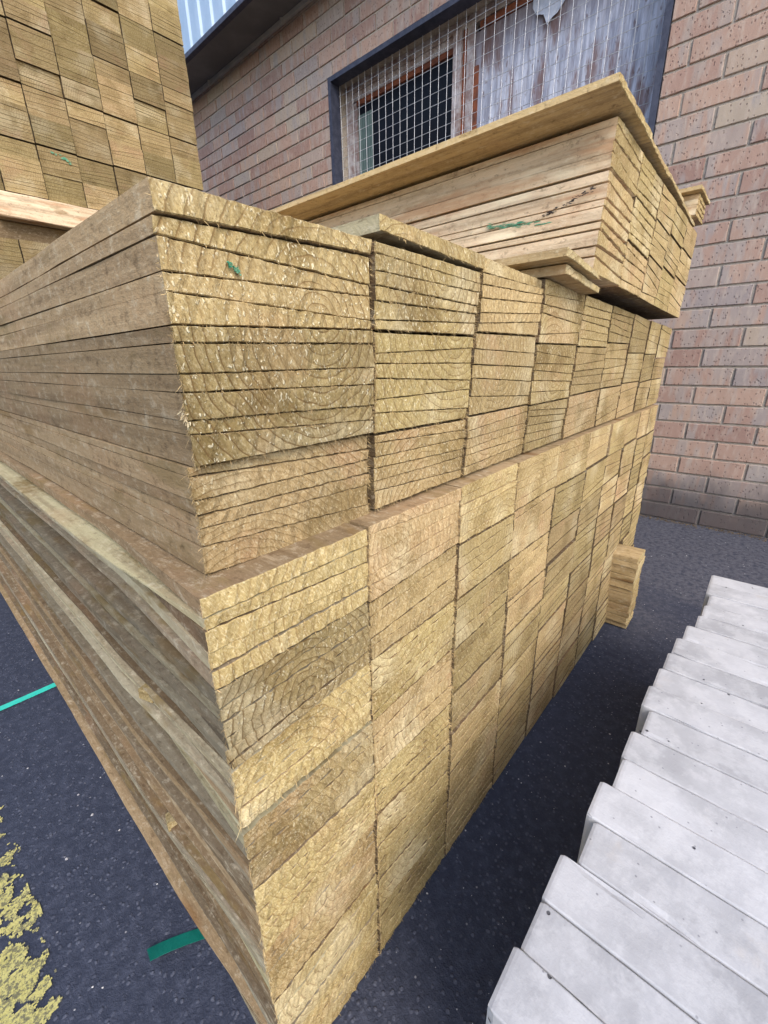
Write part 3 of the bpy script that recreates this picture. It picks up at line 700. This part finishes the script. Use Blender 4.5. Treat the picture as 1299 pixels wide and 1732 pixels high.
            if c == 0:
                block(*xs, zs[r + 1] + g0, zs[r], zs2[r + 1] + g0 * .8, zs2[r], yt + jy, yb + jy, LEN, (5, 6, 6, 5, 6, 5, 5, 5)[r], tn, None, detail=30, fibre=64, rough=1.6,
                      stations=stations(.0, LEN, 30), wob=.0022, leftjit=(-.012, .016), sidew=.86, gap=.0009, pith={0: (.17, .60), 1: (.06, .53)}.get(r), **kw)
            else:
                if c == 8 and r >= 5:
                    kw['gap'] = .002; zt, zb_ = [.252, .168, .086, .003][r - 5], [.252, .168, .086, .003][r - 4]
                    block(*xs, zb_, zt, zb_, zt, yt, yb, .9, 4, (1.0, .3, .2, .40), None, detail=14, fibre=16, rough=1.2, stations=[.0, .9], jx=.003, jy=.003, sidew=.45, **kw)
                else:
                    if c in (8, 9) and r >= 5 and c == 9: xs[0] = xs[2] = 1.345
                    block(*xs, zs[r + 1] + g0, zs[r], zs2[r + 1] + g0, zs2[r], yt + jy, yb + jy, LEN, rnd.choice((5, 6)) if near else 5, tn, None,
                          detail=(26 if c == 1 else 16) if near else 3, fibre=(84 if c == 1 else 60) if near else 0, rough=1.4 if near else .8, stations=[LEN], **kw)
    # ---- pack lying on top at the far end
    UT = [.725, .896, 1.091, 1.268, 1.457, 1.64]; UB = [.695, .867, 1.051, 1.207, 1.384, 1.60]
    BZ = [.962, .956, .952, .947, .942, .938]
    ztop = [1.182, 1.181, 1.180, 1.180, 1.180, 1.180]
    ys = [-.042, -.041, -.040, -.039, -.038]
    for c in range(5):
        zz = [[ztop[c], 1.112, 1.040, BZ[c]], [ztop[c + 1], 1.106, 1.030, BZ[c + 1]]]
        for r in range(3):
            t1 = (zz[0][r] - .95) / .232; t0 = (zz[0][r + 1] - .95) / .232
            xs = [lerp(UB[c], UT[c], t1), lerp(UB[c + 1], UT[c + 1], t1), lerp(UB[c], UT[c], t0), lerp(UB[c + 1], UT[c + 1], t0)]
            near = c <= 1
            def lab(i, n, c=c, r=r):
                return ('Pale clean board, %s down in %s block, %s column of the pack on top' % (ORD[i], ORD[r], ['nearest', 'second'][c]), 'boards in the pack lying on the big stack')
            tn = (rnd.uniform(.95, 1.12), min(1, max(0, rnd.gauss(.45, .2))), .25, .05)
            block(*xs, zz[0][r + 1] + (.001 if c == 0 else .004), zz[0][r], zz[1][r + 1] + .004, zz[1][r], ys[c], ys[c], 1.95, 4 if c == 0 else 5, tn, None, single=lab if near else None,
                  detail=16 if near else 3, fibre=40 if near else 0, rough=1.2, stations=stations(0, 1.95, 12) if c == 0 else [1.95], wob=.0018 if c == 0 else 0, seam=.0085, sidew=.04 if c == 0 else .76, rnd=rnd, gap=.0027 if c == 0 else .0009, jx=.0022 if c == 0 else .0008)
    G = 'boards in the pack lying on the big stack'
    loose((.648, 1.1915, 1.2010), (.862, 1.184, 1.1945), -.059, 2.0, (1.05, .35, .15, .30), 'Wide pale cover board overhanging the top left edge of the pack on top', G, 20, 10, .0015, -.004)
    loose((.856, 1.1960, 1.2030), (1.075, 1.184, 1.1930), -.051, 2.0, (1.02, .40, .15, .30), 'Second cover board lapped on top of the pack on the big stack', G, 16, 8)
    loose((1.066, 1.1960, 1.2030), (1.290, 1.184, 1.1930), -.047, 2.0, (1.00, .40, .15, .30), 'Third cover board lapped on top of the pack on the big stack', G, 14, 6)
    loose((1.280, 1.1960, 1.2030), (1.560, 1.184, 1.1930), -.038, 2.0, (1.00, .40, .15, .30), 'Fourth and farthest cover board lapped on top of the pack on the big stack', G, 14, 6)
    z = 1.2045
    for k in range(4):
        loose((1.505 + .004 * k, z, z + .012), (1.648, z, z + .009), -.043, 1.9, (1.0, .4, .15, .12), '%s board up in the small bundle at the far right of top pack' % ORD[k].capitalize(), G, 10, 4); z += .0135
    loose((1.484, z + .001, z + .010), (1.662, z, z + .008), -.050, 1.9, (1.02, .4, .15, .30), 'Cover board on the small bundle at the far right end of the top pack', G, 10, 4)
    # two boards sticking out to the left under the pack
    loose((.560, .9690, .9800), (.712, .9560, .9640), -.047, 1.4, (1.0, .30, .3, .45), 'Upper of two short boards poking out to the left beneath the top pack', G, 20, 14)
    loose((.590, .9510, .9640), (.760, .9395, .9490), -.036, 1.5, (1.05, .20, .3, .55), 'Lower of two short boards poking out to the left beneath the top pack', G, 20, 14)
main_stack()

# ------------------------------------------------------------------ tall stack behind, on the left
def back_stack():
    rnd = random.Random(5); Y = 2.5; W = .163
    def pack(ztop, zbot, pitch, nb):
        nr = int(round((ztop - zbot) / pitch))
        for c in range(11):
            x1 = 1.458 - c * W; x0 = x1 - W; cut = rnd.uniform(.3, .7)
            for r in range(nr):
                zt = ztop - r * pitch; zb = zt - pitch + .005 + rnd.uniform(-.002, .002)
                cut = rnd.choice((.38, .5, .5, .62, .7)); zm = lerp(zb, zt, cut)
                for (a, b, k) in ((zm, zt, max(3, int(nb * (1 - cut) + .5))), (zb, zm - .0006, max(3, int(nb * cut + .5)))):
                    tn = (rnd.choice((rnd.uniform(.46, .66), rnd.uniform(.62, .95))), min(1, max(0, rnd.gauss(.45, .15))), .1, .76); y = Y + rnd.uniform(-.007, .007)
                    block(x0 + .0012, x1, x0 + .0012, x1, a, b, a, b, y, y, 4.3, k, tn, None, detail=1, seam=.0024, gap=.0010, jy=.0008, rnd=rnd, jx=.0006)
    pack(2.910, 1.585 - .0, .2208, 13)
    pack(1.40, .105, .2158, 12)
back_stack()
o = REST.obj('stacked_boards', WOOD)
tag(o, 'farther sawn boards of the stacks, end faces packed tight in squares', 'boards', None, 'stuff')

def bearers():
    rnd = random.Random(8)
    def beam(x0, x1, y0, y1, z0, z1, tone, lab):
        mb = MB(); c = .004; n = 14; vs = []; gr = []; tn = []; en = []; fs = []
        prof = [(y0 + c, z0), (y1 - c, z0), (y1, z0 + c), (y1, z1 - c), (y1 - c, z1), (y0 + c, z1), (y0, z1 - c), (y0, z0 + c)]
        for i in range(n + 1):
            x = lerp(x0, x1, i / n)
            for (y, z) in prof:
                p = (x + (rnd.uniform(-.002, .002) if i in (0, n) else 0), y + rnd.uniform(-.0012, .0012), z + rnd.uniform(-.0012, .0012)); vs.append(p); gr.append((p[1] - y0 + .03, p[0], p[2] - z0 + .04)); tn.append(tone); en.append(0.0)
        for i in range(n):
            for k in range(8): fs.append((i * 8 + k, i * 8 + (k + 1) % 8, i * 8 + 8 + (k + 1) % 8, i * 8 + 8 + k))
        fs.append(tuple(range(8))[::-1]); fs.append(tuple(n * 8 + k for k in range(8)))
        mb.add(vs, fs, grain=gr, tone=tn, endf=en); off = (x0, y0, z0); o = mb.obj('bearer', WOOD, None, off); tag(o, lab, 'beam')
    beam(.43, 1.40, 2.470, 2.612, 1.482, 1.583, (1.05, .2, 0, .0), 'Pale timber bearer sticking out under the upper pack of the tall left stack')
    beam(-.30, 1.40, 2.625, 2.72, 1.40, 1.582, (.9, .3, 0, .4), 'Darker timber bearer set back between the packs of the tall left stack')
    beam(-.30, 1.40, 2.535, 2.605, 1.402, 1.480, (.7, .4, 0, .7), 'Dark packing timber under the pale bearer of the tall left stack')
    for yy, nm in ((2.62, 'Front'), (3.3, 'Middle'), (3.95, 'Rear')): beam(-.32, 1.44, yy, yy + .10, .002, .103, (.8, .4, 0, .8), nm + ' ground bearer under the lower pack of the tall left stack')
    beam(-.30, 1.40, 3.9, 4.0, 1.40, 1.582, (.9, .3, 0, .4), 'Rear timber bearer between the packs of the tall left stack')
bearers()

# ------------------------------------------------------------------ concrete gravel boards
def concrete():
    rnd = random.Random(4)
    xs = [1.026, .974, .914, .858, .806, .755, .697, .640, .588, .530, .475, .420, .365, .313, .258, .202, .149, .101, .049, .0]
    ye = [-.291, -.291, -.298, -.2945, -.290, -.278, -.270, -.266, -.262, -.258, -.269, -.258, -.2605, -.248, -.257, -.241, -.2415, -.237]
    Z1, Z0, LL = .35, .052, 1.83
    for i, y in enumerate(ye):
        far, near = xs[i], xs[i + 1]; far -= .0012; z1 = Z1 + rnd.uniform(-.0012, .0012)
        mb = MB(); c = .0017
        prof = [(near, Z0), (far, Z0), (far, z1 - c), (far - c * .3, z1 - c * .3), (far - c, z1)]
        m_ = 7
        prof += [(lerp(far - c, near + c, k / m_), z1) for k in range(1, m_)]
        prof += [(near + c, z1), (near + c * .3, z1 - c * .3), (near, z1 - c)]
        N = len(prof); ysl = [y, y - .003, y - .006] + [y - .006 - (LL - .012) * (k / 40) ** 1.25 for k in range(1, 41)] + [y - LL]
        vs = []; gr = []; fs = []; go = (rnd.uniform(0, 9), rnd.uniform(0, 9), rnd.uniform(0, 9)); yaw = rnd.uniform(-.0015, .0015)
        cxm = .5 * (near + far)
        for s, yy in enumerate(ysl):
            ins = .0014 if s in (0, len(ysl) - 1) else (.0003 if s == 1 else 0)
            for k, (x, z) in enumerate(prof):
                chip = 0
                e = k in (2, 3, 4, N - 1, N - 2, N - 3)
                if e:
                    v = mnoise.fractal(Vector((yy * 38, k * .4 + i * 7, 0)), .8, 2, 3); chip = min(.0022, max(0, v - .46) * .012)
                nz = .0005 * mnoise.noise(Vector((x * 40, yy * 20, i)))
                px = x + (cxm - x) * (ins * 2 / .05) + (chip if x < cxm else -chip) + yaw * (yy - y); pz = z - (ins if z > .2 else -ins) - chip + nz
                vs.append((px, yy, pz)); gr.append((px + go[0], yy + go[1], pz + go[2]))
        for s in range(len(ysl) - 1):
            for k in range(N): fs.append((s * N + k, s * N + (k + 1) % N, (s + 1) * N + (k + 1) % N, (s + 1) * N + k))
        fs.append(tuple(range(N))[::-1]); b = (len(ysl) - 1) * N; fs.append(tuple(b + k for k in range(N)))
        br = rnd.uniform(.94, 1.04)
        mb.add(vs, fs, grain=gr, cb=[br] * len(vs))
        off = (round(near, 4), round(y, 4), Z0)
        me = mb.mesh('concrete_gravel_board', off); o = link('concrete_gravel_board', me, CONC, None, off)
        k = len(ye) - i
        if k == 1: lab = 'Nearest pale concrete gravel board at the end of the row, its side showing'
        elif k == len(ye): lab = 'Farthest pale concrete gravel board in the row, nearest the brick wall'
        elif k <= 9: lab = '%s pale concrete gravel board counting from the nearest end of the row' % ORD[k - 1].capitalize()
        else: lab = '%s pale concrete gravel board counting from the end nearest the brick wall' % ORD[i].capitalize()
        tag(o, lab, 'concrete slab', 'concrete gravel boards standing on edge')
    for (yb, lab) in ((-.46, 'Dark timber bearer under the front ends of the concrete gravel boards'), (-1.85, 'Dark timber bearer under the back ends of the concrete gravel boards')):
        mb = MB(); mb.box(.02, 1.06, yb - .09, yb, .001, .0505)
        n = len(mb.v); mb.a = {'grain': [(v[1], v[0], v[2]) for v in mb.v], 'tone': [(.6, .4, 0, .9)] * n, 'endf': [0.0] * n}
        o = mb.obj('bearer', WOOD, None, (.02, yb, .001)); tag(o, lab, 'beam')
concrete()

# ------------------------------------------------------------------ straps, marks, litter
def strap(pts, wdir, wd, mat, label):
    mb = MB(); vs = []; fs = []; th = .0006; n = len(pts)
    for p in pts:
        for dz in (0, th):
            for s in (-.5, .5): vs.append((p[0] + wdir[0] * wd * s, p[1] + wdir[1] * wd * s, p[2] + dz + wdir[2] * wd * s))
    for i in range(n - 1):
        a = 4 * i; b = a + 4
        fs += [(a, b, b + 1, a + 1), (a + 2, a + 3, b + 3, b + 2), (a, a + 2, b + 2, b), (a + 1, b + 1, b + 3, a + 3)]
    fs += [(0, 1, 3, 2), (4 * n - 4, 4 * n - 2, 4 * n - 1, 4 * n - 3)]
    mb.add(vs, fs); off = (pts[0][0], pts[0][1], 0.0); o = mb.obj('packing_strap', mat, None, off); tag(o, label, 'strap', 'green packing straps on the ground')
strap([(-.62 + .60 * t, 1.000 + .045 * t - .02 * t * t + .003 * math.sin(4 * t), .0015 + .006 * math.sin(math.pi * t) ** 2) for t in [k / 16 for k in range(17)]], (.05, 1, 0), .020, TAPE1, 'Bright turquoise flat plastic strap running out from under the big stack')
strap([(-.096 + .085 * t, .2155 - .018 * math.sin(1.4 * t) - .028 * t * t, .0030 + .006 * (1 - t) ** 2) for t in [k / 14 for k in range(15)]], (.12, .97, -.22), .0215, TAPE2, 'Short dark green curled strap end lying beside the corner of the big stack')

def blob(cx, cz, w_, h_, y, seed, slant=0.0, axis='y', cnt=15, k=1.0, el=1.5):
    rnd = random.Random(seed); mb = MB()
    for q in range(cnt):
        t = rnd.uniform(-1, 1); x = cx + t * w_ * .5; z = cz + slant * t * w_ * .5 + rnd.gauss(0, h_ * .22); r = rnd.uniform(.12, .34) * h_ * k
        n = 7; ring = [(x + r * rnd.uniform(.6, 1.3) * math.cos(2 * math.pi * kk / n) * el, z + r * rnd.uniform(.6, 1.2) * math.sin(2 * math.pi * kk / n)) for kk in range(n)]
        yy = y - .00004 * q
        if axis == 'y': vs = [(a, yy, b) for a, b in ring] + [(a, yy + .0008, b) for a, b in ring]
        else: vs = [(yy, a, b) for a, b in ring] + [(yy + .0008, a, b) for a, b in ring]
        mb.add(vs, [tuple(range(n))] + [(k, (k + 1) % n, n + (k + 1) % n, n + k) for k in range(n)])
    return mb
def attach(mb, name, mat, par):
    loc = tuple(par.location); me = mb.mesh(name, loc); o = bpy.data.objects.new(name, me); me.materials.append(mat); o.parent = par; COL.objects.link(o); return o
def find(sub):
    for o in bpy.data.objects:
        if o.get('label', '').startswith(sub): return o
b1 = find('Rough-sawn board, second down in first block from top, corner column')
attach(blob(.049, .8960, .009, .0045, -.0020, 1, -.5, 'y', 40, .5), 'paint_mark', GREENP, b1)
b2 = find('Pale clean board, third down in second block, nearest column')
if b2:
    attach(blob(.10, 1.060, .13, .010, .7064, 2, .12, 'x', 60, .34, 7.0), 'paint_mark', GREENP, b2)
    attach(blob(.015, 1.078, .085, .008, .7078, 3, -.30, 'x', 60, .30, 4.5), 'resin_stain', BLACKK, b2)
attach(blob(.735, 1.782, .075, .018, 2.4935, 4, -.2), 'paint_mark', GREENP, o)

def splinters():
    b = find('Rough-sawn board, fourth down in second block from top, corner column') or b1
    rnd = random.Random(9); mb = MB()
    for q in range(16):
        p0 = Vector((-.004 + rnd.uniform(-.002, .003), -.0045, .799 + rnd.uniform(-.006, .006))); d = Vector((rnd.uniform(-1, .1), rnd.uniform(-1, -.4), rnd.gauss(-.5, .35))).normalized()
        ln = rnd.uniform(.002, .0085); sd = d.cross(Vector((0, 1, .3))).normalized() * rnd.uniform(.0004, .0009)
        p1 = p0 + d * ln * .6; p2 = p0 + d * ln; vv = [p0 - sd, p0 + sd, p1 + sd, p1 - sd, p2]; mb.add([tuple(v) for v in vv], [(0, 1, 2, 3), (3, 2, 4)])
    me = attach(mb, 'splinters', mat_plain('white_wood_fibre', (.72, .64, .45), (.60, .50, .32), 90, .9, .1), b)
splinters()

def offcuts():
    rnd = random.Random(31)
    for (x, y, z, a, lab) in ((-.030, .135, .498, .3, 'Small pale offcut block wedged between the side edges of the big stack, upper one'), (-.034, .165, .276, -.2, 'Small pale offcut block wedged between the side edges of the big stack, lower one')):
        mb = MB(); vs = []
        hx, hy, hz = .007, .010, .006
        for sx in (-1, 1):
            for sy in (-1, 1):
                for sz in (-1, 1):
                    px, py = sx * hx + rnd.uniform(-.001, .001), sy * hy + rnd.uniform(-.0015, .0015)
                    vs.append((x + px * math.cos(a) - py * math.sin(a), y + px * math.sin(a) + py * math.cos(a), z + sz * hz + rnd.uniform(-.001, .001)))
        fs = [(0, 1, 3, 2), (4, 6, 7, 5), (0, 4, 5, 1), (2, 3, 7, 6), (0, 2, 6, 4), (1, 5, 7, 3)]
        mb.add(vs, fs, grain=[(v[1] * 1.0, v[0], v[2]) for v in vs], tone=[(.72, .35, .3, .3)] * 8, endf=[1.0] * 8)
        o = mb.obj('wood_offcut', WOOD, None, (x, y, z)); m_ = o.modifiers.new('bevel', 'BEVEL'); m_.width = .0012; m_.segments = 2
        tag(o, lab, 'wood block')
offcuts()

def litter():
    rnd = random.Random(13); mb = MB()
    def stone(x, y, r, m_):
        n = 6; vs = []; z = 0.0
        for k in range(n): a = 2 * math.pi * k / n; q = r * rnd.uniform(.7, 1.2); vs.append((x + q * math.cos(a), y + q * math.sin(a), .0002))
        for k in range(n): a = 2 * math.pi * (k + .4) / n; q = r * rnd.uniform(.4, .75); vs.append((x + q * math.cos(a), y + q * math.sin(a), r * rnd.uniform(.35, .7)))
        fs = [(k, (k + 1) % n, n + (k + 1) % n, n + k) for k in range(n)] + [tuple(n + k for k in range(n))]
        m_.add(vs, fs)
    for q in range(300): stone(rnd.uniform(-.75, -.04), rnd.uniform(-.3, 2.4), rnd.choice((.0006, .0009, .0013, .0017, .0026)) * rnd.uniform(.7, 1.2), mb)
    for q in range(330): stone(rnd.uniform(.0, 2.3), rnd.uniform(-.7, -.04), rnd.choice((.0006, .0009, .0014, .002)) * rnd.uniform(.7, 1.2), mb)
    for q in range(120): stone(rnd.uniform(.15, 1.3), rnd.uniform(-.2, -.03), rnd.uniform(.0004, .001), mb)
    o = mb.obj('stone_chips', CHIP); tag(o, 'tiny pale stone chips scattered over the asphalt', 'gravel', None, 'stuff')
    mb = MB()
    for q in range(1500):
        y = rnd.uniform(-1.3, 1.2); x = XW - abs(rnd.gauss(0, .022)) - .002; stone(x, y, rnd.uniform(.001, .0045), mb)
    for q in range(500):
        y = rnd.uniform(-1.3, 1.2); x = XW - abs(rnd.gauss(0, .03)) - .004; a = rnd.uniform(0, 3.1); l = rnd.uniform(.006, .02); wd = .0008
        dx, dy = math.cos(a) * l, math.sin(a) * l; z = rnd.uniform(.002, .006)
        mb.add([(x - dx - wd, y - dy, z), (x - dx + wd, y - dy, z), (x + dx + wd, y + dy, z + .002), (x + dx - wd, y + dy, z + .002)], [(0, 1, 2, 3)])
    o = mb.obj('leaf_litter', LITTER); tag(o, 'dark grit and dry leaf litter along the foot of the brick wall', 'litter', None, 'stuff')
litter()
